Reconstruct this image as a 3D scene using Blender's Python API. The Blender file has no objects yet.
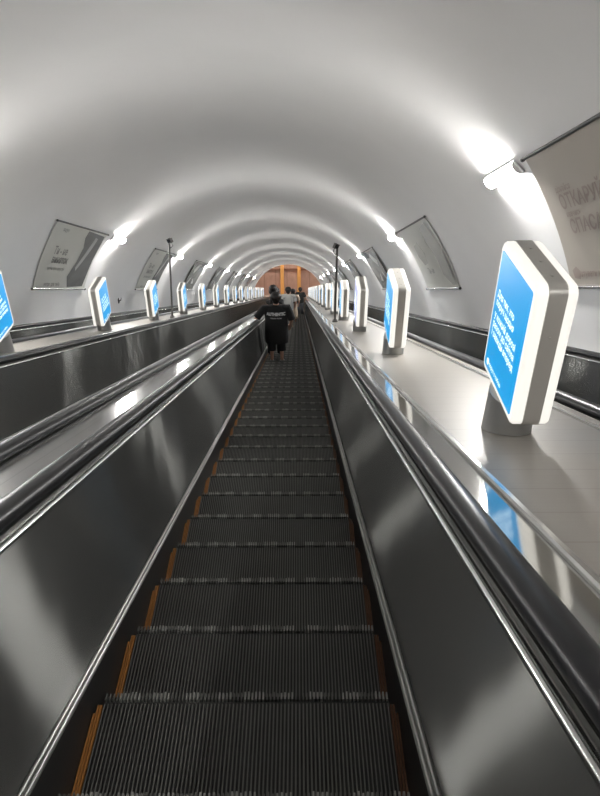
import bpy, bmesh, math, random
from mathutils import Vector, Matrix
random.seed(4)
D = bpy.data
COL = bpy.context.scene.collection
AL = math.radians(24.0)                 # slope of the escalator shaft
CA, SA, TA = math.cos(AL), math.sin(AL), math.tan(AL)
EYE = 1.35                              # camera height, square to the slope
TC, TP, TR = -0.94, -0.33, 4.0          # vault: centre x, centre height, radius (square to the slope)
S0, S1 = -12.0, 63.0                    # the shaft runs from S0 to S1 along the slope
DECK = 0.726
RX = Matrix.Rotation(-AL, 4, 'X')

def W(x, s, p):
    """slope frame (across, down the slope, square to the slope) -> world"""
    return Vector((x, s * CA + p * SA, -s * SA + p * CA))

# ------------------------------------------------------------------ materials
MATS = {}
def mat(name, color, rough=0.5, metal=0.0, emit=None, strength=0.0, bump=None, noise=None, spec=0.5, aniso=None, mod=None):
    if name in MATS: return MATS[name]
    m = D.materials.new(name); m.use_nodes = True
    nt = m.node_tree; b = nt.nodes['Principled BSDF']
    c = tuple(color) + (1,)
    b.inputs['Base Color'].default_value = c
    b.inputs['Roughness'].default_value = rough
    b.inputs['Metallic'].default_value = metal
    b.inputs['Specular IOR Level'].default_value = spec
    if emit:
        b.inputs['Emission Color'].default_value = tuple(emit) + (1,)
        b.inputs['Emission Strength'].default_value = strength
    tc = nt.nodes.new('ShaderNodeTexCoord')
    mp = nt.nodes.new('ShaderNodeMapping'); nt.links.new(tc.outputs['Object'], mp.inputs['Vector'])
    if noise:
        sc, amt, stretch = noise
        mp.inputs['Scale'].default_value = stretch
        n = nt.nodes.new('ShaderNodeTexNoise'); n.inputs['Scale'].default_value = sc; n.inputs['Detail'].default_value = 4
        nt.links.new(mp.outputs['Vector'], n.inputs['Vector'])
        r = nt.nodes.new('ShaderNodeMapRange')
        r.inputs['To Min'].default_value = 1 - amt; r.inputs['To Max'].default_value = 1 + amt
        nt.links.new(n.outputs['Fac'], r.inputs['Value'])
        mx = nt.nodes.new('ShaderNodeMix'); mx.data_type = 'RGBA'; mx.blend_type = 'MULTIPLY'
        mx.inputs['Factor'].default_value = 1
        mx.inputs['A'].default_value = c
        nt.links.new(r.outputs['Result'], mx.inputs['B'])
        nt.links.new(mx.outputs['Result'], b.inputs['Base Color'])
        if bump:
            bp = nt.nodes.new('ShaderNodeBump'); bp.inputs['Strength'].default_value = bump; bp.inputs['Distance'].default_value = .002
            nt.links.new(n.outputs['Fac'], bp.inputs['Height']); nt.links.new(bp.outputs['Normal'], b.inputs['Normal'])
    if aniso:                               # long grain along the slope: highlights stretch across it
        g = nt.nodes.new('ShaderNodeBsdfAnisotropic'); g.distribution = 'GGX'
        g.inputs['Roughness'].default_value = rough; g.inputs['Anisotropy'].default_value = aniso
        g.inputs['Color'].default_value = c
        if b.inputs['Base Color'].links: nt.links.new(b.inputs['Base Color'].links[0].from_socket, g.inputs['Color'])
        cv = nt.nodes.new('ShaderNodeVectorTransform'); cv.vector_type = 'VECTOR'; cv.convert_from = 'OBJECT'; cv.convert_to = 'WORLD'
        cv.inputs[0].default_value = (0, 1, 0)
        nt.links.new(cv.outputs[0], g.inputs['Tangent'])
        wv = nt.nodes.new('ShaderNodeTexNoise'); wv.inputs['Scale'].default_value = 1.7; wv.inputs['Detail'].default_value = 1.5
        nt.links.new(tc.outputs['Object'], wv.inputs['Vector'])
        bp = nt.nodes.new('ShaderNodeBump'); bp.inputs['Strength'].default_value = .6; bp.inputs['Distance'].default_value = .012
        nt.links.new(wv.outputs['Fac'], bp.inputs['Height']); nt.links.new(bp.outputs['Normal'], g.inputs['Normal'])
        df = nt.nodes.new('ShaderNodeBsdfDiffuse'); df.inputs['Color'].default_value = (.17, .17, .165, 1)
        ms = nt.nodes.new('ShaderNodeMixShader'); ms.inputs[0].default_value = .22
        nt.links.new(g.outputs[0], ms.inputs[1]); nt.links.new(df.outputs[0], ms.inputs[2])
        nt.links.new(ms.outputs[0], nt.nodes['Material Output'].inputs['Surface'])
    if mod: mod(nt, b, tc)
    MATS[name] = m
    return m

def seam_mod(axis, pitch, width, dark):
    """thin dark seams every `pitch` metres along one object axis"""
    def f(nt, b, tc):
        sp = nt.nodes.new('ShaderNodeSeparateXYZ'); nt.links.new(tc.outputs['Object'], sp.inputs[0])
        d = nt.nodes.new('ShaderNodeMath'); d.operation = 'MODULO'; d.inputs[1].default_value = pitch
        a = nt.nodes.new('ShaderNodeMath'); a.operation = 'ADD'; a.inputs[1].default_value = 100 * pitch
        nt.links.new(sp.outputs[axis], a.inputs[0]); nt.links.new(a.outputs[0], d.inputs[0])
        l = nt.nodes.new('ShaderNodeMath'); l.operation = 'LESS_THAN'; l.inputs[1].default_value = width
        nt.links.new(d.outputs[0], l.inputs[0])
        src = b.inputs['Base Color'].links[0].from_socket if b.inputs['Base Color'].links else None
        mx = nt.nodes.new('ShaderNodeMix'); mx.data_type = 'RGBA'
        nt.links.new(l.outputs[0], mx.inputs['Factor'])
        if src: nt.links.new(src, mx.inputs['A'])
        else: mx.inputs['A'].default_value = b.inputs['Base Color'].default_value
        mx.inputs['B'].default_value = tuple(dark) + (1,)
        nt.links.new(mx.outputs['Result'], b.inputs['Base Color'])
    return f

PAINT = mat('white_paint', (.925, .915, .905), .55, noise=(1.3, .03, (1, 1, 1)))
FLOORM = mat('shaft_concrete', (.12, .12, .12), .8, noise=(6, .2, (1, 1, 1)))
PANEL = mat('brushed_steel', (.165, .167, .16), .25, 1.0, noise=(5, .06, (8, .6, 30)), aniso=.87)
STEEL = mat('polished_steel', (.46, .455, .44), .09, 1.0, noise=(4, .05, (20, .3, 20)))
BRIGHT = mat('bright_trim', (.72, .72, .71), .22, 1.0)
SKIRTM = mat('skirt_black', (.012, .012, .012), .45)
LIPM = mat('skirt_aluminium', (.50, .50, .48), .35, 1.0, noise=(6, .1, (10, .4, 10)))
RUBBER = mat('rubber', (.009, .009, .010), .34, spec=.25)
GUIDE = mat('guide_dark', (.06, .06, .055), .35, .6)
TREADM = mat('tread_black', (.018, .018, .017), .6)
CLEATM = mat('cleat_aluminium', (.15, .15, .14), .5, .6, noise=(7, .25, (1, 1, 1)))
TOOTHM = mat('nose_aluminium', (.32, .32, .30), .45, .6, noise=(9, .5, (3, 1, 1)))
ORANGE = mat('orange_paint', (.24, .092, .014), .6, noise=(40, .35, (3, 1, 1)))
ORANGED = mat('dark_orange_paint', (.10, .04, .015), .7, noise=(30, .5, (1, 1, 1)))  # darker orange for the right edge of each tread
DECKM = mat('deck_plate', (.325, .305, .275), .42, .3, noise=(5, .06, (.5, 18, 1)), mod=seam_mod(1, .235, .006, (.26, .24, .215)))
DECKS = mat('deck_steel', (.42, .42, .415), .17, 1.0, noise=(4, .06, (14, .4, 1)), mod=seam_mod(0, .075, .002, (.12, .12, .12)))
BANDM = mat('grey_metal_paint', (.40, .385, .355), .38, .25)
BASEM = mat('base_metal', (.32, .32, .31), .35, .6)
GLOW = mat('lit_acrylic', (.38, .37, .345), .35, emit=(1, .965, .89), strength=.35)
BLUE = mat('backlit_blue', (.0, .06, .18), .3, emit=(.001, .33, .72), strength=.43)
PALEB = mat('backlit_lilac', (.3, .3, .4), .25, emit=(.45, .50, .80), strength=.36)
WTEXT = mat('backlit_white', (.8, .8, .8), .3, emit=(.75, .93, 1), strength=.52)
TUBE = mat('lamp_diffuser', (.9, .9, .9), .4, emit=(1, .983, .955), strength=110)
TUBEF = mat('lamp_diffuser_flank', (.9, .9, .9), .4, emit=(1, .983, .955), strength=46)
LAMPH = mat('lamp_housing', (.6, .6, .6), .4, .2)
SHEET = mat('poster_sheet', (.70, .70, .65), .3, noise=(2, .05, (1, 1, 1)))
SHEETW = mat('poster_sheet_warm', (.52, .475, .42), .3, noise=(2, .05, (1, 1, 1)))
INK = mat('poster_ink', (.25, .25, .23), .3)
INKW = mat('poster_ink_brown', (.40, .325, .29), .3)
INKD = mat('poster_ink_dark', (.10, .10, .10), .25)
INKL = mat('poster_ink_light', (.5, .5, .49), .25)
PICM = mat('poster_photo_grey', (.22, .22, .215), .26, noise=(3.5, .35, (1, .5, 1)))
RAILD = mat('poster_rail_dark', (.12, .12, .12), .35, .7)
BLACKP = mat('black_paint', (.085, .08, .075), .45)
MARBLE = mat('brown_marble', (.50, .335, .27), .35, noise=(3, .25, (1, 1, .4)), mod=seam_mod(0, 1.1, .03, (.25, .14, .10)))
MARBLED = mat('brown_marble_dark', (.26, .14, .10), .4)
AMBER = mat('amber_stone', (.85, .48, .16), .35, noise=(5, .12, (1, 1, .3)))
HALLF = mat('hall_granite', (.42, .34, .29), .2, noise=(8, .15, (1, 1, 1)))
SKIN = mat('skin', (.42, .23, .16), .55)
BCLOTH = mat('black_cloth', (.012, .012, .012), .9)
DHAIR = mat('dark_hair', (.012, .009, .008), .55)
WCLOTH = mat('white_cloth', (.42, .41, .39), .9)
BEIGE = mat('beige_cloth', (.36, .29, .22), .9)
JEANS = mat('grey_denim', (.14, .15, .17), .9)
SHOEW = mat('pale_shoe', (.5, .48, .46), .6)
SHOED = mat('dark_shoe', (.03, .03, .03), .6)
PRINTW = mat('shirt_print', (.72, .72, .72), .8)

# ------------------------------------------------------------------ mesh helpers
class MB:
    def __init__(self): self.v, self.f, self.m, self.sm = [], [], [], []
    def add(self, vs, fs, mi=0, smooth=False):
        b = len(self.v); self.v += [Vector(v) for v in vs]
        for f in fs: self.f.append([b + i for i in f]); self.m.append(mi); self.sm.append(smooth)
        return self
    def box(self, lo, hi, mi=0, M=None):
        x0, y0, z0 = lo; x1, y1, z1 = hi
        vs = [Vector(c) for c in ((x0,y0,z0),(x1,y0,z0),(x1,y1,z0),(x0,y1,z0),(x0,y0,z1),(x1,y0,z1),(x1,y1,z1),(x0,y1,z1))]
        if M: vs = [M @ v for v in vs]
        return self.add(vs, [(0,3,2,1),(4,5,6,7),(0,1,5,4),(1,2,6,5),(2,3,7,6),(3,0,4,7)], mi)
    def prism(self, prof, s0, s1, mi=0, smooth=False, n=1, cap=True):
        """closed (x,p) outline (counter-clockwise seen from -y) run along y"""
        k = len(prof); vs = []
        for j in range(n + 1):
            y = s0 + (s1 - s0) * j / n
            vs += [(x, y, p) for x, p in prof]
        fs = [(j*k + i, j*k + (i+1) % k, (j+1)*k + (i+1) % k, (j+1)*k + i) for j in range(n) for i in range(k)]
        self.add(vs, fs, mi, smooth)
        if cap: self.add([(x, s0, p) for x, p in prof], [tuple(range(k))[::-1]], mi); self.add([(x, s1, p) for x, p in prof], [tuple(range(k))], mi)
        return self
    def tube(self, pts, rad, n=12, mi=0, cap=True, up=(0, 0, 1)):
        """tube through pts; rad: number, list of numbers or list of (rx, ry)"""
        pts = [Vector(p) for p in pts]; k = len(pts); vs = []
        for i, p in enumerate(pts):
            d = (pts[min(i+1, k-1)] - pts[max(i-1, 0)]).normalized()
            u = Vector(up)
            if abs(d.dot(u)) > .95: u = Vector((1, 0, 0)) if abs(d.x) < .9 else Vector((0, 1, 0))
            a = (u - d * u.dot(d)).normalized(); b = d.cross(a)
            r = rad[i] if isinstance(rad, (list, tuple)) else rad
            ra, rb = r if isinstance(r, (list, tuple)) else (r, r)
            vs += [p + a * math.cos(t) * ra + b * math.sin(t) * rb for t in (2*math.pi*j/n for j in range(n))]
        fs = [(i*n + j, i*n + (j+1) % n, (i+1)*n + (j+1) % n, (i+1)*n + j) for i in range(k-1) for j in range(n)]
        if cap: fs += [tuple(range(n))[::-1], tuple(range((k-1)*n, k*n))]
        return self.add(vs, fs, mi, True)
    def rings(self, rs, n=20, mi=0, cap=True):
        """stack of horizontal ellipses (cx, cy, z, rx, ry)"""
        vs = [(cx + rx*math.cos(2*math.pi*j/n), cy + ry*math.sin(2*math.pi*j/n), z) for cx, cy, z, rx, ry in rs for j in range(n)]
        k = len(rs)
        fs = [(i*n + j, i*n + (j+1) % n, (i+1)*n + (j+1) % n, (i+1)*n + j) for i in range(k-1) for j in range(n)]
        if cap: fs += [tuple(range(n))[::-1], tuple(range((k-1)*n, k*n))]
        return self.add(vs, fs, mi, True)
    def ball(self, c, r, nu=16, nv=10, mi=0, jit=0):
        rs = []; rx, ry, rz = r if isinstance(r, tuple) else (r, r, r)
        for i in range(1, nv):
            t = math.pi * i / nv - math.pi/2
            rs.append((c[0], c[1], c[2] + rz*math.sin(t), rx*math.cos(t), ry*math.cos(t)))
        b = len(self.v); self.rings(rs, nu, mi)
        if jit:
            for v in self.v[b:]: v += Vector((random.uniform(-jit, jit), random.uniform(-jit, jit), random.uniform(-jit, jit)))
        return self
    def data(self, name, mats):
        me = D.meshes.new(name); me.from_pydata([tuple(v) for v in self.v], [], self.f)
        for m in (mats if isinstance(mats, (list, tuple)) else [mats]): me.materials.append(m)
        for p, mi, sm in zip(me.polygons, self.m, self.sm): p.material_index = mi; p.use_smooth = sm
        bm = bmesh.new(); bm.from_mesh(me); bmesh.ops.recalc_face_normals(bm, faces=bm.faces)
        for e in bm.edges:
            if len(e.link_faces) == 2 and e.calc_face_angle(0) > .75: e.smooth = False
        bm.to_mesh(me); bm.free()
        return me
    def build(self, name, mats, parent=None):
        return link(name, self.data(name, mats), parent)

def link(name, me, parent=None):
    o = D.objects.new(name, me); COL.objects.link(o)
    if parent: o.parent = parent
    return o
def tag(o, label=None, cat=None, group=None, kind=None):
    if label: o['label'] = label
    if cat: o['category'] = cat
    if group: o['group'] = group
    if kind: o['kind'] = kind
    return o
def empty(name, M, label, cat, group=None):
    o = D.objects.new(name, None); o.empty_display_size = .2; COL.objects.link(o)
    o.matrix_world = M
    return tag(o, label, cat, group)
def struct(name, mb, mats, M=None):
    o = mb.build(name, mats); tag(o, kind='structure')
    if M: o.matrix_world = M
    return o
def copy_tree(o, parent=None):
    c = o.copy(); COL.objects.link(c)
    if parent: c.parent = parent
    for ch in list(o.children): copy_tree(ch, c)
    return c
def rrect(a0, a1, b0, b1, r, n=6):
    out = []
    for cx, cy, t0 in ((a1-r, b0+r, -90), (a1-r, b1-r, 0), (a0+r, b1-r, 90), (a0+r, b0+r, 180)):
        for i in range(n + 1):
            t = math.radians(t0 + 90*i/n); out.append((cx + r*math.cos(t), cy + r*math.sin(t)))
    return out
def text_geo(body, size, bold=0.0):
    cu = D.curves.new('lettering_curve', 'FONT'); cu.body = body; cu.size = size; cu.resolution_u = 3; cu.offset = bold
    cu.align_x = 'CENTER'; cu.align_y = 'CENTER'
    o = D.objects.new('lettering_curve', cu); COL.objects.link(o)
    dg = bpy.context.evaluated_depsgraph_get(); dg.update()
    me = o.evaluated_get(dg).to_mesh()
    vs = [v.co.copy() for v in me.vertices]; fs = [tuple(p.vertices) for p in me.polygons]
    o.evaluated_get(dg).to_mesh_clear()
    D.objects.remove(o); D.curves.remove(cu)
    return vs, fs
ORD = ['first', 'second', 'third', 'fourth', 'fifth', 'sixth', 'seventh', 'eighth', 'ninth', 'tenth', 'eleventh',
       'twelfth', 'thirteenth', 'fourteenth', 'fifteenth', 'sixteenth', 'seventeenth']

# ------------------------------------------------------------------ the shaft
def vault(a0, a1, n, name, thick=.15):
    mb = MB(); vs = []; ns = 14
    for j in range(ns + 1):
        s = S0 + (S1 - S0) * j / ns
        for i in range(n + 1):
            t = math.radians(a0 + (a1 - a0) * i / n)
            vs.append((TC + TR*math.cos(t), s, TP + TR*math.sin(t)))
    k = n + 1
    fs = [(j*k+i, j*k+i+1, (j+1)*k+i+1, (j+1)*k+i) for j in range(ns) for i in range(n)]
    mb.add(vs, fs, 0, True)
    # outer skin so the vault has a thickness
    vo = []
    for s in (S0, S1):
        for i in range(n + 1):
            t = math.radians(a0 + (a1 - a0) * i / n)
            vo.append((TC + (TR+thick)*math.cos(t), s, TP + (TR+thick)*math.sin(t)))
    mb.add(vo, [(i, i+1, k+i+1, k+i) for i in range(n)], 0, True)
    me = D.meshes.new(name); me.from_pydata([tuple(v) for v in mb.v], [], mb.f)
    me.materials.append(PAINT)
    for p in me.polygons: p.use_smooth = True
    o = link(name, me); o.matrix_world = RX
    return tag(o, kind='structure')
vault(-14, 58, 40, 'wall_right')
vault(58, 122, 36, 'ceiling')
vault(122, 194, 40, 'wall_left')
struct('floor', MB().box((TC-4.1, S0, -1.0), (TC+4.1, S1+4.2, -.72)), FLOORM, RX)
# top end of the shaft, behind the viewer
mb = MB(); n = 48
mb.add([(TC + 4.1*math.cos(2*math.pi*i/n), S0, TP + 4.1*math.sin(2*math.pi*i/n)) for i in range(n)], [tuple(range(n))])
mb.add([(TC + 4.1*math.cos(2*math.pi*i/n), S0-.2, TP + 4.1*math.sin(2*math.pi*i/n)) for i in range(n)], [tuple(range(n))[::-1]])
struct('wall_back', mb, PAINT, RX)
# bottom end wall with a round arched opening
mb = MB(); n = 64; OC, OP, OR = -.90, .36, 3.27
ring = []
for i in range(n):
    t = 2*math.pi*i/n; ring.append((math.cos(t), math.sin(t)))
def arch_pt(c, sn, r):
    x, p = OC + r*c, OP + r*sn
    return x, max(p, -.72)
vs = []
for y in (S1, S1 + .35):
    for r in (OR, 6.5):
        for c, sn in ring:
            x, p = (arch_pt(c, sn, r) if r == OR else (TC + r*c, TP + r*sn))
            vs.append((x, y, p))
fs = []
for i in range(n):
    j = (i+1) % n
    fs += [(i, j, n+j, n+i), (2*n+i, 3*n+i, 3*n+j, 2*n+j), (i, 2*n+i, 2*n+j, j)]
mb.add(vs, fs)
struct('wall_front', mb, PAINT, RX)
# hall beyond the opening
LB = W(0, S1 + 4.0, 0)                    # foot of the escalators
hy0, hy1 = LB.y - 4.6, LB.y + 2.2
hz = LB.z
struct('floor_hall', MB().box((-7, LB.y - .05, hz-.3), (5.2, hy1, hz-.02)), HALLF)
struct('wall_hall_back', MB().box((-7, hy1, hz-.3), (5.2, hy1+.3, hz+9)), MARBLE)
struct('wall_hall_left', MB().box((-7.3, hy0, hz-2), (-7, hy1, hz+9)), MARBLE)
struct('wall_hall_right', MB().box((5.2, hy0, hz-2), (5.5, hy1, hz+9)), MARBLE)
struct('ceiling_hall', MB().box((-7, hy0+1.5, hz+9), (5.2, hy1+.3, hz+9.2)), PAINT)
struct('trim_1', MB().box((-7, hy1-.10, hz+2.6), (5.2, hy1, hz+2.78)), MARBLED)
for k, px in enumerate((-1.55, .09)):
    struct('trim_%d' % (k+2), MB().prism(rrect(px-.17, px+.17, hy1-.24, hy1-.1, .04), 0, 1), AMBER,
           Matrix(((1,0,0,0),(0,0,1,0),(0,9,0,hz-.02),(0,0,0,1))))
for k, (lx, ly) in enumerate(((-2.9, .7), (1.2, .7))):  # added lamps, out of view, that brighten the brown back wall
    hl = empty('hall_fill_light', Matrix.Translation((lx, hy1 - 2.6, hz + 8.9)), ('left' if k == 0 else 'right') + ' added fill light over the brown hall at the foot', 'light', 'added fill lights of the hall')
    MB().box((-.9, -.35, 0), (.9, .35, .095)).build('housing', LAMPH, hl)
    MB().box((-.86, -.31, -.03), (.86, .31, 0)).build('diffuser', mat('hall_fill_glow', (.9,.9,.9), .4, emit=(1,.93,.85), strength=42), hl)

# ------------------------------------------------------------------ escalators
PITCH = 0.47; TREAD = PITCH*CA; RISE = PITCH*SA; NOSE0 = 2.15
HWID = 0.478                               # half width of a step

def step_meshes(hw):
    mb = MB()
    mb.box((-hw, -TREAD+.004, -.03), (hw, -.002, -.011), 0)
    n = round(2*hw/.0122); pit = 2*hw/n
    for i in range(n):
        x = -hw + (i + .5)*pit
        w = .0026
        y0, y1 = -TREAD+.006, -.034
        mb.add([(x-w,y0,-.011),(x+w,y0,-.011),(x+w,y1,-.011),(x-w,y1,-.011),(x-w*.8,y0,0),(x+w*.8,y0,0),(x+w*.8,y1,0),(x-w*.8,y1,0)],
               [(0,1,5,4),(1,2,6,5),(2,3,7,6),(3,0,4,7)], 0)
        mb.add([(x-w*.8,y0,.0002),(x+w*.8,y0,.0002),(x+w*.8,y1,.0002),(x-w*.8,y1,.0002)], [(0,1,2,3)], 1)
    for i in range(n):
        x = -hw + (i + .5)*pit
        g = .5 + .5*math.sin(x*60) + random.uniform(-.3, .3)
        w = .0022 + .0008*max(0, min(1, g)); e = random.uniform(0, .006); hgt = .002 + .004*max(0, min(1, g))
        mb.box((x-w*.9, -.022, -.011), (x+w*.9, .001+e, hgt), 2 if g > .45 else 1)
    tread = mb.data('step', [TREADM, CLEATM, TOOTHM])
    rb = MB(); k = 8                        # curved riser under the nose
    vs = []
    for j in range(k + 1):
        t = j/k; y = -.004 - .05*math.sin(math.pi*t*.9); z = -.012 - t*(RISE + .02)
        vs += [(-hw, y, z), (hw, y, z), (hw, y-.012, z), (-hw, y-.012, z)]
    fs = []
    for j in range(k):
        a, b = 4*j, 4*j+4
        fs += [(a,a+1,b+1,b),(a+1,a+2,b+2,b+1),(a+2,a+3,b+3,b+2),(a+3,a,b,b+3)]
    rb.add(vs, fs); rb.add(vs[:4], [(0,1,2,3)]); rb.add(vs[-4:], [(3,2,1,0)])
    riser = rb.data('riser', TREADM)
    def strip(side, m):
        sb = MB()
        for i in range(3):
            x = side*(hw + .004 + i*.0085); y0 = -TREAD+.02+.02*i
            sb.box((x-.003, y0, -.02), (x+.003, -.04 - .03*(i == 2), .003))
        sb.box((side*(hw+.012)-.014, -TREAD+.02, -.03), (side*(hw+.012)+.014, -.06, -.018))
        return sb.data('edge_strip', m)
    return tread, riser, strip(-1, ORANGE), strip(1, ORANGED)
STEP = step_meshes(HWID)

def escalator(xc, w, label, detailed):
    root = empty('escalator', Matrix.Translation((xc, 0, 0)) @ RX, label, 'escalator', 'escalators in the shaft')
    s0, s1 = S0 + .4, S1 + 3.8
    for sg in (-1, 1):
        def pr(mb, prof, mi=0, smooth=False, n=1):
            return mb.prism([(sg*x, p) for x, p in prof], s0, s1, mi, smooth, n)
        pr(MB(), [(w, -.70), (w+.012, -.70), (w+.012, .094), (w, .094)]).build('skirt_panel', SKIRTM, root)
        lip = MB()
        pr(lip, [(w-.004, .095), (w+.030, .095), (w+.030, .101), (w-.004, .101)])
        for c in (.004, .019):
            pr(lip, [(w+c-.0068, .101)] + [(w+c+.0068*math.cos(t), .101+.008*math.sin(t)) for t in [math.pi*(1-i/6) for i in range(1, 6)]] + [(w+c+.0068, .101)], 0, True)
        lip.build('skirt_trim', LIPM, root)
        # balustrade panel leaning a little outward
        pr(MB(), [(w+.027, .103), (w+.045, .103), (w+.095, .690), (w+.077, .690)]).build('balustrade_panel', PANEL, root)
        tr = MB()
        pr(tr, [(w+.071, .691)] + [(w+.080+.009*math.cos(t), .697+.008*math.sin(t)) for t in [math.pi*(1-i/6) for i in range(7)]] + [(w+.089, .691)], 0, True)
        pr(tr, [(w+.092, .684), (w+.098, .684), (w+.098, .704), (w+.092, .704)])
        tr.build('top_trim', BRIGHT, root)
        pr(MB(), [(w+.099, .660), (w+.175, .660), (w+.175, .722), (w+.165, .722), (w+.165, .700), (w+.112, .700), (w+.112, .716), (w+.099, .716)]).build('handrail_guide', GUIDE, root)
        c = w + .139
        hr = [(c-.041, .728), (c-.043, .742), (c-.038, .757), (c-.026, .767), (c-.010, .7715), (c+.010, .7715), (c+.026, .767), (c+.038, .757), (c+.043, .742), (c+.041, .728), (c+.030, .724), (c-.030, .724)]
        pr(MB(), hr, 0, True).build('handrail', RUBBER, root)
        # polished cover strip outside the handrail
        if detailed.get(sg, True):
            pr(MB(), [(w+.186, .702), (w+.290, .706), (w+.290, .728), (w+.186, .724)]).build('cover_strip', STEEL, root)
            pr(MB(), [(w+.291, .70), (w+.318, .70), (w+.318, .738), (w+.312, .744), (w+.297, .744), (w+.291, .738)]).build('edge_bead', BRIGHT, root)
    R = Matrix.Rotation(AL, 4, 'X')
    tread, riser, so, sd = STEP
    n_ind = 100 if detailed['steps'] else 0
    k0 = -3
    first = None
    sc = (w - .027)/HWID
    def place(k, holder):
        c = copy_tree(first, holder) if first else None
        return c
    if detailed['steps']:
        for k in range(k0, k0 + 100):
            if first is None:
                st = link('step', tread, root); link('riser', riser, st)
                o = link('edge_strip', so, st); o['label'] = 'orange painted left edge of the tread'
                o = link('edge_strip', sd, st); o['label'] = 'dark orange right edge of the tread'
                first = st
            else: st = copy_tree(first, root)
            st.matrix_local = Matrix.Translation((0, NOSE0 + PITCH*k, 0)) @ R
        rest = range(k0 + 100, int((S1 + 3.5 - NOSE0)/PITCH))
    else:
        rest = range(k0 - 12, int((S1 + 3.5 - NOSE0)/PITCH))
    mb = MB()
    for k in rest:
        M = Matrix.Translation((0, NOSE0 + PITCH*k, 0)) @ R
        h = HWID*sc
        mb.box((-h, -TREAD+.004, -.03), (h, -.004, -.006), 0, M); mb.box((-h, -.03, -.006), (h, -.004, 0), 1, M)
        if not detailed['steps']:
            nn = 39
            for i in range(nn):
                x = -h + (i+.5)*2*h/nn; mb.box((x-.006, -TREAD+.006, -.006), (x+.006, -.034, 0), 1, M)
        mb.box((-h, -.03, -.012-RISE-.02), (h, -.012, -.03), 0, M)
    o = mb.build('step_band', [TREADM, CLEATM], root); o['kind'] = 'stuff'
    return root
E1 = escalator(-.175, .505, 'escalator the viewer rides, second from right, carrying the person in a black printed T-shirt', {'steps': True, -1: False, 1: True})
E2 = escalator(-1.87, .600, 'empty steel escalator just left of the ridden one, third from right', {'steps': False, -1: True, 1: False})
E3 = escalator(-4.06, .500, 'outermost left escalator, against the left wall under the grey posters', {'steps': False, -1: False, 1: False})
E4 = escalator(2.15, .500, 'outermost right escalator, between the right deck of lightboxes and the wall', {'steps': False, -1: False, 1: False})

# decks between the escalators (fixed)
def deck(name, x0, x1, m, p1=DECK, bead=()):
    mb = MB().box((x0, S0+.4, p1-.05), (x1, S1+3.8, p1), 0)
    mb.box((x0+.01, S0+.4, -.715), (x0+.04, S1+3.8, p1-.05)); mb.box((x1-.04, S0+.4, -.715), (x1-.01, S1+3.8, p1-.05))
    for b in bead: mb.box((b-.012, S0+.4, p1), (b+.012, S1+3.8, p1+.012), 1)
    return struct(name, mb, [m, BRIGHT], RX)
deck('trim_4', .652, 1.452, DECKM, bead=(1.36,))
deck('trim_5', -1.082, -.864, DECKS, .722)
deck('trim_6', -3.366, -2.792, DECKM, bead=(-3.33,))
# wall kerbs beside the outermost handrails
deck('trim_7', 2.838, 2.878, STEEL, .735)
deck('trim_8', -4.762, -4.748, STEEL, .735)

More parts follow.
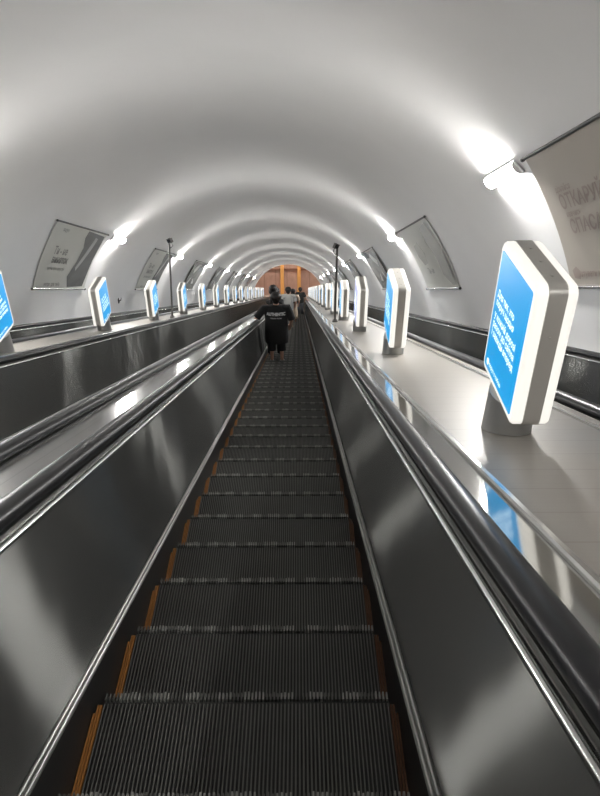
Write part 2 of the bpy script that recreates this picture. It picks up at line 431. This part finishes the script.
# ------------------------------------------------------------------ lightbox signs
def sign_parts(pale=False):
    p = {}
    y0, y1, z0, z1 = -.262, .252, .187, .806
    def slab(x0, x1, ins, r):
        pr = rrect(y0+ins, y1-ins, z0+ins, z1-ins, r); k = len(pr)
        mb = MB(); vs = [(x0, y, z) for y, z in pr] + [(x1, y, z) for y, z in pr]
        mb.add(vs, [(i, (i+1) % k, k+(i+1) % k, k+i) for i in range(k)], 0, True)
        mb.add([(x0, y, z) for y, z in pr], [tuple(range(k))]); mb.add([(x1, y, z) for y, z in pr], [tuple(range(k))[::-1]])
        return mb
    band = slab(-.034, .034, 0, .045)
    for yy in (-.16, -.02, .12):
        band.tube([(0, yy, z1-.002), (0, yy, z1+.003)], .007, 8)
    band.tube([(.0, y0+.002, .60), (.0, y0-.004, .60)], .006, 8)
    p['metal_band'] = band.data('metal_band', BANDM)
    for sg, nm in ((-1, 'l'), (1, 'r')):
        pr = []
        mb = MB(); rs = []
        for x, ins, r in ((.035, .003, .044), (.064, .003, .044), (.073, .008, .04), (.078, .018, .032)):
            rs.append([(sg*x, y, z) for y, z in rrect(y0+ins, y1-ins, z0+ins, z1-ins, r)])
        k = len(rs[0]); vs = [v for r in rs for v in r]
        mb.add(vs, [(j*k+i, j*k+(i+1) % k, (j+1)*k+(i+1) % k, (j+1)*k+i) for j in range(len(rs)-1) for i in range(k)], 0, True)
        mb.add(rs[0], [tuple(range(k))]); mb.add(rs[-1], [tuple(range(k))])
        p['frame'+nm] = mb.data('frame', GLOW)
        x0, x1 = sorted((sg*.0785, sg*.081))
        p['face'+nm] = slab(x0, x1, .040, .012).data('face', PALEB if pale else BLUE)
        mb = MB()
        def put(body, size, cy, cz, align=0):
            vs, fs = text_geo(body, size, size*.02)
            xs = [v.x for v in vs]; sh = (-min(xs) if align else 0)
            # viewer facing the panel: reading direction is -y on the left face, +y on the right face
            mb.add([(sg*.0825, cy + sg*(v.x + sh), cz + v.y) for v in vs], fs)
        top = -sg*.175
        for i, t in enumerate(('Для тих, хто', 'поруч щодня', 'у кожній дорозі', 'разом до світла', 'і завжди вперед')):
            put(t, .043, top, .590 - .042*i - (.014 if i > 1 else 0), 1)
        p['text'+nm] = mb.data('lettering', WTEXT); mb = MB()
        put('поруч з тобою', .028, top + sg*.04, .262, 1)
        yy = top + sg*.015
        p['cap'+nm] = mb.data('caption', WTEXT)
        p['logo'+nm] = MB().tube([(sg*.082, yy, .262), (sg*.0832, yy, .262)], .016, 16).data('logo', WTEXT)
    b = MB(); n = 28; vs = []
    for z, k in ((0, 1.0), (.012, .99), (.10, .97), (.196, .95)):
        for i in range(n):
            t = 2*math.pi*i/n; x, y = .105*k*math.cos(t), .135*k*math.sin(t)
            vs.append((x, y, z - (TA*y*(1 - min(1, z/.15)) if z < .15 else 0)))
    vs = [(x, y, z) for x, y, z in vs]
    b.add(vs, [(j*n+i, j*n+(i+1) % n, (j+1)*n+(i+1) % n, (j+1)*n+i) for j in range(3) for i in range(n)], 0, True)
    b.add(vs[:n], [tuple(range(n))[::-1]]); b.add(vs[-n:], [tuple(range(n))])
    p['base'] = b.data('base', BASEM)
    return p
SIGN = sign_parts(); SIGNP = sign_parts(True)
def sign(x, s, label, group, P=SIGN):
    r = empty('lightbox_sign', Matrix.Translation(W(x, s, DECK + .003)), label, 'sign', group)
    link('base', P['base'], r); link('metal_band', P['metal_band'], r)
    for k in 'lr':
        o = link('frame', P['frame'+k], r); o['label'] = 'glowing white frame'
        f = link('face', P['face'+k], r)
        link('lettering', P['text'+k], f); link('caption', P['cap'+k], f); link('logo', P['logo'+k], f)
for k in range(16):
    lab = ORD[k] + ' lightbox sign from the viewer on the right deck'
    lab = {0: 'largest lightbox sign, blue with white text, nearest on the right deck',
           2: 'pale grey-faced third lightbox sign from the viewer on the right deck'}.get(k, lab + ', glowing white edges')
    sign(.935, 3.05 + 3.76*k, lab, 'lightbox signs on the right deck', SIGNP if k == 2 else SIGN)
for k in range(15):
    lab = ORD[k] + ' lightbox sign from the viewer on the left deck, glowing white edges'
    if k == 0: lab = 'blue lightbox sign cut off by the left edge of the photo'
    sign(-3.02, 7.06 + 3.76*k, lab, 'lightbox signs on the left deck')

# ------------------------------------------------------------------ slim posts on the decks
def post(x, s, h, side, label, lean=0.0):
    r = empty('camera_post', Matrix.Translation(W(x, s, DECK + .002)), label, 'post', 'slim posts with a head')
    b = MB(); n = 16
    b.add([(.06*math.cos(2*math.pi*i/n), .06*math.sin(2*math.pi*i/n), -TA*.06*math.sin(2*math.pi*i/n)) for i in range(n)] +
          [(.045*math.cos(2*math.pi*i/n), .045*math.sin(2*math.pi*i/n), .045) for i in range(n)],
          [(i, (i+1) % n, n+(i+1) % n, n+i) for i in range(n)] + [tuple(range(n))[::-1], tuple(range(n, 2*n))])
    b.build('base', BLACKP, r)
    MB().tube([(0, 0, .045), (lean, 0, h)], .021, 12).build('pole', BLACKP, r)
    M = Matrix.Translation((lean + side*.03, -.03, h - .02)) @ Matrix.Rotation(math.radians(side*-25), 4, 'Y') @ Matrix.Rotation(math.radians(-20), 4, 'X') @ Matrix.Scale(.68, 4)
    hd = MB().box((-.055, -.13, -.05), (.055, .11, .07), 0, M)
    hd.box((-.065, -.16, .07), (.065, .11, .085), 0, M)
    hd = hd.build('head', BLACKP, r)
    MB().tube([M @ Vector((0, -.13, .01)), M @ Vector((0, -.155, .01))], .035, 14).build('lens', RUBBER, hd)
    br = MB().tube([(lean*.9, 0, h-.20), (lean + side*.07, -.01, h-.13), (lean + side*.05, -.01, h-.04)], .009, 8)
    br.build('bracket', BLACKP, r)
post(-2.86, 15.8, 1.84, 1, 'slim dark post with a small head on the left deck between lightboxes', .11)
post(.72, 13.6, 1.57, -1, 'slim dark post with a small head on the right deck between lightboxes')

# ------------------------------------------------------------------ wall lamps
A_R, A_L = 43.7, 136.3
def lamp(side, s, label):
    t = math.radians(A_R if side > 0 else A_L)
    pos = W(TC + (TR-.014)*math.cos(t), s, TP + (TR-.014)*math.sin(t))
    inward = RX.to_3x3() @ Vector((-math.cos(t), 0, -math.sin(t))); along = RX.to_3x3() @ Vector((0, 1, 0))
    third = along.cross(inward)
    M = Matrix((third, along, inward)).transposed().to_4x4(); M.translation = pos
    r = empty('tube_lamp', M, label, 'lamp', 'tube lamps on the vault')
    for n, me in LAMP: link(n, me, r)
lm = []
h = MB().box((-.07, -.46, .001), (.07, .46, .014))
lm.append(('housing', h.data('housing', LAMPH)))
prof = [(-.062, .015)] + [(.062*math.cos(a), .024 + .036*math.sin(a)) for a in [math.pi*(1 - i/10) for i in range(11)]] + [(.062, .015)]
dm = MB(); dm.prism(prof, -.44, .44, 0, True)
for i, f in enumerate(dm.f):               # flanks set to emit less than the front, to hold down the wall glow
    if len(f) == 4:
        cx = sum(dm.v[q].x for q in f)/4
        dm.m[i] = 0 if abs(cx) < .047 else 1
lm.append(('diffuser', dm.data('diffuser', [TUBE, TUBEF])))
for e in (-1, 1):
    lm.append(('end_cap', MB().prism([(x*1.05, z) for x, z in prof], *sorted((e*.442, e*.456)), 0, True).data('end_cap', mat('lamp_cap', (.8, .8, .78), .4))))
LAMP = lm
for k in range(-2, 8):
    for sd, nm in ((1, 'right'), (-1, 'left')):
        s = 6.74 + 7.53*k if sd > 0 else 7.38 + 7.56*k
        if k < 0: lab = ('tube lamp on the %s wall ' % nm) + ('just behind' if k == -1 else 'high up behind') + ' the viewer'
        else: lab = '%s glowing tube lamp ahead of the viewer on the %s wall' % (ORD[k], nm)
        lamp(sd, s, lab)

# ------------------------------------------------------------------ curved wall posters
AT, AB = 44.2, 25.4
def poster(side, s_near, label, kind, width=2.85):
    """hangs on the vault; its sides are plumb, so they lean in the slope frame"""
    LEAN = .72
    def P(u, v, off):                       # u: 0 near .. 1 far, v: 0 top .. 1 bottom
        a = AT + (AB - AT)*v
        t = math.radians(a if side > 0 else 180 - a)
        s = s_near + width*u + LEAN*v
        return W(TC + (TR - off)*math.cos(t), s, TP + (TR - off)*math.sin(t))
    org = P(.5, 1, .0)
    r = empty('wall_poster', Matrix.Translation(org), label, 'poster', 'curved posters on the vault')
    HT = TR*math.radians(AT - AB)
    def sheet(u0, u1, v0, v1, o0, o1, nu=6, nv=14):
        mb = MB(); vs = []
        for o in (o0, o1):
            for j in range(nv+1):
                for i in range(nu+1): vs.append(P(u0+(u1-u0)*i/nu, v0+(v1-v0)*j/nv, o) - org)
        k = (nu+1)*(nv+1); w = nu+1; fs = []
        for b in (0, k):
            fs += [(b+j*w+i, b+j*w+i+1, b+(j+1)*w+i+1, b+(j+1)*w+i) for j in range(nv) for i in range(nu)]
        for j in range(nv):
            fs += [(j*w, (j+1)*w, k+(j+1)*w, k+j*w), (j*w+nu, k+j*w+nu, k+(j+1)*w+nu, (j+1)*w+nu)]
        for i in range(nu):
            fs += [(i, k+i, k+i+1, i+1), (nv*w+i, nv*w+i+1, k+nv*w+i+1, k+nv*w+i)]
        return mb.add(vs, fs, 0, True)
    def shape(pts, off):                    # flat-inked shape printed on the sheet
        mb = MB(); n = len(pts)
        c = (sum(p[0] for p in pts)/n, sum(p[1] for p in pts)/n)
        rings_ = 6; vs = []
        for k in range(rings_+1):
            for u, v in pts: vs.append(P(c[0]+(u-c[0])*k/rings_, c[1]+(v-c[1])*k/rings_, off) - org)
        fs = [(k*n+i, k*n+(i+1) % n, (k+1)*n+(i+1) % n, (k+1)*n+i) for k in range(rings_) for i in range(n)]
        return mb.add(vs, fs, 0, True)
    def text(body, size, u, v, off=.026, start=False):
        vs, fs = text_geo(body, size, size*.022)
        if start:
            x0 = min(q.x for q in vs); vs = [Vector((q.x - x0, q.y, 0)) for q in vs]
        # reading direction: towards the far end on the left wall, towards the viewer on the right wall
        sg = 1 if side < 0 else -1
        return MB().add([P(u + sg*q.x/width, v - q.y/HT, off) - org for q in vs], fs)
    sh = sheet(0, 1, 0.01, .985, .016, .022).build('sheet', SHEETW if kind == 'warm' else SHEET, r)
    def rod(v, off, rad):
        return MB().tube([P(i/4*1.02 - .01, v, off) - org for i in range(5)], rad, 10)
    o = rod(0, .026, .015).build('top_rail', RAILD, r); o['label'] = 'dark top rail'
    o = rod(1, .026, .018).build('bottom_rail', BRIGHT, r); o['label'] = 'silver bottom rail'
    for v, rad in ((0, .019), (1, .022)):
        for u in (-.012, 1.012):
            MB().tube([P(u-.006, v, .028) - org, P(u+.006, v, .028) - org], rad, 10).build('rail_cap', RAILD, r)
    if kind == 'left':
        shape([(.60, .03), (.97, .05), (.97, .5), (.93, .95), (.60, .97), (.55, .8), (.64, .55), (.66, .3), (.60, .15)], .0235).build('picture', PICM, sh)
        shape([(.80, .10), (.86, .12), (.84, .30), (.76, .55), (.68, .70), (.66, .64), (.74, .42)], .0245).build('picture_highlight', INKL, sh)
        text('Ти - не', .21, .28, .42).build('lettering', INK, sh)
        text('виняток', .21, .32, .555).build('lettering', INK, sh)
        text('зроби крок назустріч', .085, .30, .69).build('lettering', INK, sh)
        text('метро  для  тебе', .10, .30, .93).build('lettering', INK, sh)
        text('поруч', .10, .2, .10).build('lettering', INK, sh)
    elif kind == 'warm':
        text('ОТКАРУЙ', .18, .90, .375, start=True).build('lettering', INKW, sh)
        text('СПАСАЙ', .18, .885, .555, start=True).build('lettering', INKW, sh)
        text('дізнайся', .075, .90, .28, start=True).build('lettering', INKW, sh)
        text('навчись', .075, .885, .46, start=True).build('lettering', INKW, sh)
        text('рятувати життя', .09, .80, .90).build('lettering', INKW, sh)
        shape([(.93, .84), (.965, .87), (.955, .93), (.91, .94), (.90, .88)], .0245).build('emblem', INKW, sh)
    elif kind == 'faint':
        shape([(.10, .05), (.30, .10), (.38, .30), (.30, .55), (.30, .80), (.14, .95), (.04, .95), (.04, .4)], .0235).build('picture', mat('poster_photo_pale', (.58, .58, .55), .26, noise=(3, .2, (1, .5, 1))), sh)
        shape([(.62, .25), (.78, .30), (.82, .48), (.74, .62), (.62, .60), (.57, .44)], .0235).build('picture', mat('poster_photo_paler', (.63, .63, .60), .26), sh)
        text('Ти - не', .16, .62, .72).build('lettering', INK, sh)
    else:
        shape([(.03, .03), (.97, .03), (.97, .97), (.03, .97)], .0235).build('picture', mat('poster_photo_dark', (.50, .50, .485), .26, noise=(2.5, .5, (1, .6, 1))), sh)
        shape([(.70, .02), (.92, .02), (.88, .20), (.60, .14)], .0245).build('picture_shadow', INKD, sh)
        shape([(.48, .08), (.62, .14), (.56, .30), (.40, .45), (.42, .62), (.30, .85), (.08, .90), (.06, .60), (.14, .42), (.30, .28)], .0245).build('picture_highlight', mat('poster_white', (.82, .82, .80), .3), sh)
        shape([(.70, .28), (.92, .30), (.94, .55), (.82, .78), (.62, .80), (.60, .62), (.72, .48)], .0245).build('picture_highlight', MATS['poster_white'], sh)
        shape([(.10, .72), (.5, .80), (.8, .86), (.85, .96), (.08, .96)], .0245).build('picture_shadow', INK, sh)
for k in range(1, 8):
    lab = ORD[k-1] + ' grey wall poster from the viewer on the left wall, dark picture at its right'
    poster(-1, 3.68 + 7.55*k, lab, 'left' if k < 3 else 'dark')
RL = ['large warm grey poster with brown capital letters at the right edge of the photo', 'pale grey poster with a faint picture, second on the right wall']
for k in range(0, 7):
    lab = RL[k] if k < 2 else ORD[k] + ' wall poster from the viewer on the right wall, dark picture with white streaks'
    poster(1, 3.20 + 7.55*k, lab, 'warm' if k == 0 else 'faint' if k == 1 else 'dark')

# small dark bracket on the left wall
t = math.radians(159.2); b = W(TC + (TR-.012)*math.cos(t), 18.1, TP + (TR-.012)*math.sin(t))
r = empty('wall_bracket', Matrix.Translation(b), 'small dark bracket on the bare left wall between two lightbox signs', 'bracket')
MB().box((-.005, -.03, -.07), (.02, .03, .07)).build('plate', BLACKP, r)
MB().tube([(.02, 0, -.02), (.07, 0, .02), (.08, 0, .07)], .014, 8).build('hook', BLACKP, r)

# ------------------------------------------------------------------ people
def skin_mesh(name, chains, mat_, levels=2):
    """chains: list of lists of (co, radius); a chain may start at an index of an earlier vertex"""
    vs, rs, es = [], [], []
    for ch in chains:
        prev = None
        for it in ch:
            if isinstance(it, int): prev = it; continue
            vs.append(it[0]); rs.append(it[1])
            if prev is not None: es.append((prev, len(vs)-1))
            prev = len(vs)-1
    me = D.meshes.new(name); me.from_pydata(vs, es, [])
    o = D.objects.new(name, me); COL.objects.link(o)
    md = o.modifiers.new('Skin', 'SKIN')
    for i, sv in enumerate(me.skin_vertices[0].data):
        r = rs[i]; sv.radius = r if isinstance(r, tuple) else (r, r); sv.use_root = (i == 0)
    ss = o.modifiers.new('Sub', 'SUBSURF'); ss.levels = levels; ss.render_levels = levels
    dg = bpy.context.evaluated_depsgraph_get(); dg.update()
    nm = D.meshes.new_from_object(o.evaluated_get(dg)); nm.name = name
    D.objects.remove(o); D.meshes.remove(me)
    nm.materials.clear(); nm.materials.append(mat_)
    for p in nm.polygons: p.use_smooth = True; p.material_index = 0
    return nm

def person(k, x, label, H=1.6, shirt=BCLOTH, legs=BCLOTH, shoes=SHOEW, hair='short', skirt=False, long_shorts=False, left=None, right=None, prints=False, bare_shin=True, wide=1.0):
    nose = W(x, NOSE0 + PITCH*k, 0)
    r = empty('person', Matrix.Translation((nose.x, nose.y - TREAD*.52, nose.z + .004)), label, 'person', 'people riding down')
    u = H/1.6
    hip, sho, nk = .84*u, 1.30*u, 1.36*u
    sw = .175*u*wide
    # joints (facing +y, down the slope)
    L = left or [(-sw-.01, 0, sho-.01), (-sw-.09*u, -.02, sho-.26*u), (-sw-.06*u, .10*u, sho-.45*u)]
    R = right or [(sw+.01, 0, sho-.01), (sw+.09*u, -.02, sho-.26*u), (sw+.05*u, .10*u, sho-.45*u)]
    ch = [[((0,0,hip), (.13*u*wide,.10*u)), ((0,0,hip+.17*u), (.115*u*wide,.09*u)), ((0,-.01,sho-.07*u), (.115*u*wide,.075*u)), ((0,0,nk), .05*u), ((0,.01*u,nk+.07*u), (.062*u,.07*u)), ((0,.015*u,nk+.15*u), (.074*u,.088*u)), ((0,.01*u,nk+.215*u), (.055*u,.065*u))]]
    # indices: 0 hip 1 waist 2 chest 3 neck 4 jaw 5 head 6 crown
    idx = 7
    for A in (L, R):
        ch.append([2, (A[0], .05*u), (A[1], .037*u), (A[2], .026*u)]); idx += 3
    for sg in (-1, 1):
        ch.append([0, ((sg*.085*u, 0, hip-.06*u), .085*u), ((sg*.10*u, .02, .46*u), .055*u), ((sg*.105*u, -.01, .10*u), .034*u), ((sg*.11*u, .06*u, .045*u), .032*u)]); idx += 4
    body = link('body', skin_mesh('body', ch, SKIN), r)
    # hands, nose and ears belong to the body mesh
    bm = bmesh.new(); bm.from_mesh(body.data)
    ex = MB()
    for A, sg in ((L, 1), (R, -1)):
        w_, e_ = Vector(A[2]), Vector(A[1]); d = (w_ - e_).normalized(); side_ = Vector((1, 0, 0)); side_ = (side_ - d*side_.dot(d)).normalized(); nrm = d.cross(side_)
        ex.tube([w_ - d*.02*u, w_ + d*.03*u, w_ + d*.085*u], [(.022*u, .026*u), (.017*u, .038*u), (.013*u, .038*u)], 10, up=nrm)
        for q, (off, ln) in enumerate(((-.030, .065), (-.010, .075), (.010, .07), (.029, .055))):
            b0 = w_ + d*.08*u + side_*off*u
            c1 = b0 + d*ln*.5*u - Vector((0,0,.008*u)); c2 = b0 + d*ln*u - Vector((0,0,.03*u))
            ex.tube([b0, c1, c2], [.0095*u, .009*u, .007*u], 8, up=nrm)
        b0 = w_ + d*.02*u + side_*sg*.022*u
        ex.tube([b0, b0 + d*.03*u + side_*sg*.025*u, b0 + d*.065*u + side_*sg*.028*u - Vector((0,0,.015*u))], [.012*u, .011*u, .008*u], 8, up=nrm)
    hz_ = nk + .135*u
    ex.tube([(0, .085*u, hz_+.02*u), (0, .112*u, hz_-.015*u), (0, .09*u, hz_-.025*u)], [.010*u, .015*u, .012*u], 8)
    for sg in (-1, 1):
        ex.ball((sg*.078*u, .005*u, hz_), (.012*u, .022*u, .033*u), 8, 6)
        ex.ball((sg*.03*u, .088*u, hz_+.02*u), (.013*u, .01*u, .009*u), 8, 6)
    ex.ball((0, .092*u, hz_-.055*u), (.025*u, .012*u, .008*u), 8, 6)
    tmp = ex.data('tmp', SKIN); bm.from_mesh(tmp); bm.to_mesh(body.data); bm.free(); D.meshes.remove(tmp)
    for p in body.data.polygons: p.use_smooth = True
    # shirt
    sb = MB(); hem = hip - (.32*u if long_shorts else .05*u)
    sb.rings([(0,0,hem,.185*u*wide,.145*u), (0,0,hem+.12*u,.19*u*wide,.14*u), (0,-.005,hip+.2*u,.18*u*wide,.13*u), (0,-.01,sho-.12*u,.19*u*wide,.128*u), (0,-.01,sho-.02*u,.185*u*wide,.105*u), (0,0,sho+.035*u,.13*u*wide,.08*u), (0,0,nk+.012*u,.062*u,.062*u)], 28)
    for A in (L, R):
        a, b_, c_ = (Vector(q) for q in A); inn = Vector((a.x*.55, a.y, a.z))
        e = a + (b_ - a)*(.98 if long_shorts else .72)
        sb.tube([inn, a, a + (b_-a)*.4, e], [.075*u, .078*u, .076*u, .078*u], 14)
    shirt_o = sb.build('shirt', shirt, r)
    if prints:
        vs, fs = text_geo('AUTHENTIC', .088, .0035)
        def back(x_, z_):                     # wraps the back of the shirt
            zz = z_; rx, ry = .192*u*wide, .134*u
            return Vector((x_, -.012 - ry*math.sqrt(max(0, 1-(x_/rx)**2)) - .006, zz))
        pb = MB(); pb.add([back(v.x*.72, sho-.09*u+v.y*1.0) for v in vs], fs)
        vs, fs = text_geo('made for the way', .040)
        pb.add([back(v.x*.75, sho-.175*u+v.y) for v in vs], fs)
        o = pb.build('print', PRINTW, shirt_o); o['label'] = 'white lettering across the back'
    # trousers, shorts or skirt
    pb = MB()
    if skirt:
        pb.rings([(0,0,.30*u,.24*u,.20*u), (0,0,.6*u,.20*u,.17*u), (0,0,hip,.165*u*wide,.13*u), (0,0,hip+.08*u,.14*u,.11*u)], 24); nm = 'skirt'
    else:
        bot = .32*u if (bare_shin) else .09*u
        for sg in (-1, 1):
            pb.tube([(sg*.07*u, 0, hip+.02*u), (sg*.09*u, .005, hip-.12*u), (sg*.10*u, .02, .47*u), (sg*.105*u, .005, bot)], [.10*u, .105*u, .085*u, .088*u if bare_shin else .06*u], 14, up=(0,1,0))
        pb.rings([(0,0,hip-.06*u,.15*u,.12*u), (0,0,hip+.10*u,.145*u*wide,.115*u)], 20); nm = 'shorts' if bare_shin else 'trousers'
    pb.build(nm, legs, r)
    for sg in (-1, 1):
        s_ = MB(); cx = sg*.11*u
        s_.rings([(cx,.045*u,0,.043*u,.125*u), (cx,.045*u,.025*u,.046*u,.128*u), (cx,.035*u,.05*u,.042*u,.105*u), (cx,.0,.085*u,.037*u,.05*u)], 16)
        s_.build('shoe', shoes, r)
    # hair
    hb = MB(); hc = (0, -.004*u, hz_+.022*u)
    hb.ball((hc[0], hc[1]-.012*u, hc[2]+.022*u), (.112*u, .112*u, .100*u), 18, 12, jit=.006)
    hb.ball((0, -.04*u, hz_-.02*u), (.078*u, .062*u, .085*u), 16, 10, jit=.004)
    if hair == 'long':
        hb.tube([(0,-.05*u,hz_+.03*u), (0,-.085*u,nk), (-.01,-.125*u,sho-.1*u), (-.01,-.14*u,sho-.28*u)], [(.05*u,.085*u),(.045*u,.10*u),(.03*u,.105*u),(.012*u,.07*u)], 14, up=(0,1,0))
    if hair == 'bun':
        hb.ball((-.02*u, -.05*u, hz_+.125*u), (.082*u,.08*u,.07*u), 14, 10, jit=.004)
        hb.tube([(0,-.05*u,hz_), (0,-.085*u,nk), (-.01,-.12*u,sho-.1*u), (-.01,-.13*u,sho-.24*u)], [(.05*u,.08*u),(.045*u,.09*u),(.03*u,.10*u),(.012*u,.07*u)], 14, up=(0,1,0))
    hb.build('hair', DHAIR, r)
    return r
# rider with a hand on the left handrail
H = 1.50; u = H/1.6; sho = 1.30*u; sw = .175*u*1.3
person(25, -.42, 'person in an oversized black T-shirt with white lettering on the back', H, BCLOTH, BCLOTH, SHOEW, 'short', long_shorts=True, prints=True, wide=1.3,
       left=[(-sw-.02, 0, sho-.02), (-.375, -.08, 1.03), (-.40, .16, .915)])
person(28, -.50, 'person with a dark hair bun, just below the black T-shirt', 1.62, BCLOTH, BCLOTH, SHOED, 'bun', bare_shin=False, wide=.66,
       left=[(-.115, 0, 1.28), (-.13, .05, 1.05), (-.06, .22, .98)])
person(51, -.36, 'person in a white top and beige trousers ahead of the black T-shirt', 1.66, WCLOTH, BEIGE, SHOEW, 'short', bare_shin=False)
person(60, -.22, 'person in beige with dark hair, farther down the middle of the steps', 1.6, BEIGE, BEIGE, SHOED, 'long', skirt=True)
person(80, .12, 'distant person in a black top and grey jeans on the right side of the steps', 1.7, BCLOTH, JEANS, SHOED, 'short', bare_shin=False)

# ------------------------------------------------------------------ camera, world, view
cam = D.cameras.new('camera'); co = D.objects.new('camera', cam); COL.objects.link(co)
F = 690.0; TH = math.atan((398-290)/F)
cam.sensor_width = 36; cam.sensor_fit = 'AUTO'; cam.lens = F/796*36
cam.clip_start = .02; cam.clip_end = 300
co.location = W(0, 0, EYE)
co.rotation_euler = (math.pi/2 - (AL + TH), 0, -math.atan(2/F))
sc = bpy.context.scene; sc.camera = co
w = D.worlds.new('world'); sc.world = w; w.use_nodes = True
w.node_tree.nodes['Background'].inputs[0].default_value = (.5, .5, .5, 1)
w.node_tree.nodes['Background'].inputs[1].default_value = .02
sc.view_settings.view_transform = 'Standard'; sc.view_settings.look = 'None'
sc.view_settings.gamma = 1; sc.view_settings.use_curve_mapping = False
sc.view_settings.exposure = 1.27
sc.cycles.use_denoising = True; sc.cycles.denoiser = 'OPENIMAGEDENOISE'; sc.cycles.denoising_input_passes = 'RGB_ALBEDO_NORMAL'
sc.cycles.max_bounces = 16; sc.cycles.diffuse_bounces = 14; sc.cycles.glossy_bounces = 6
sc.cycles.caustics_reflective = True; sc.cycles.sample_clamp_indirect = 6
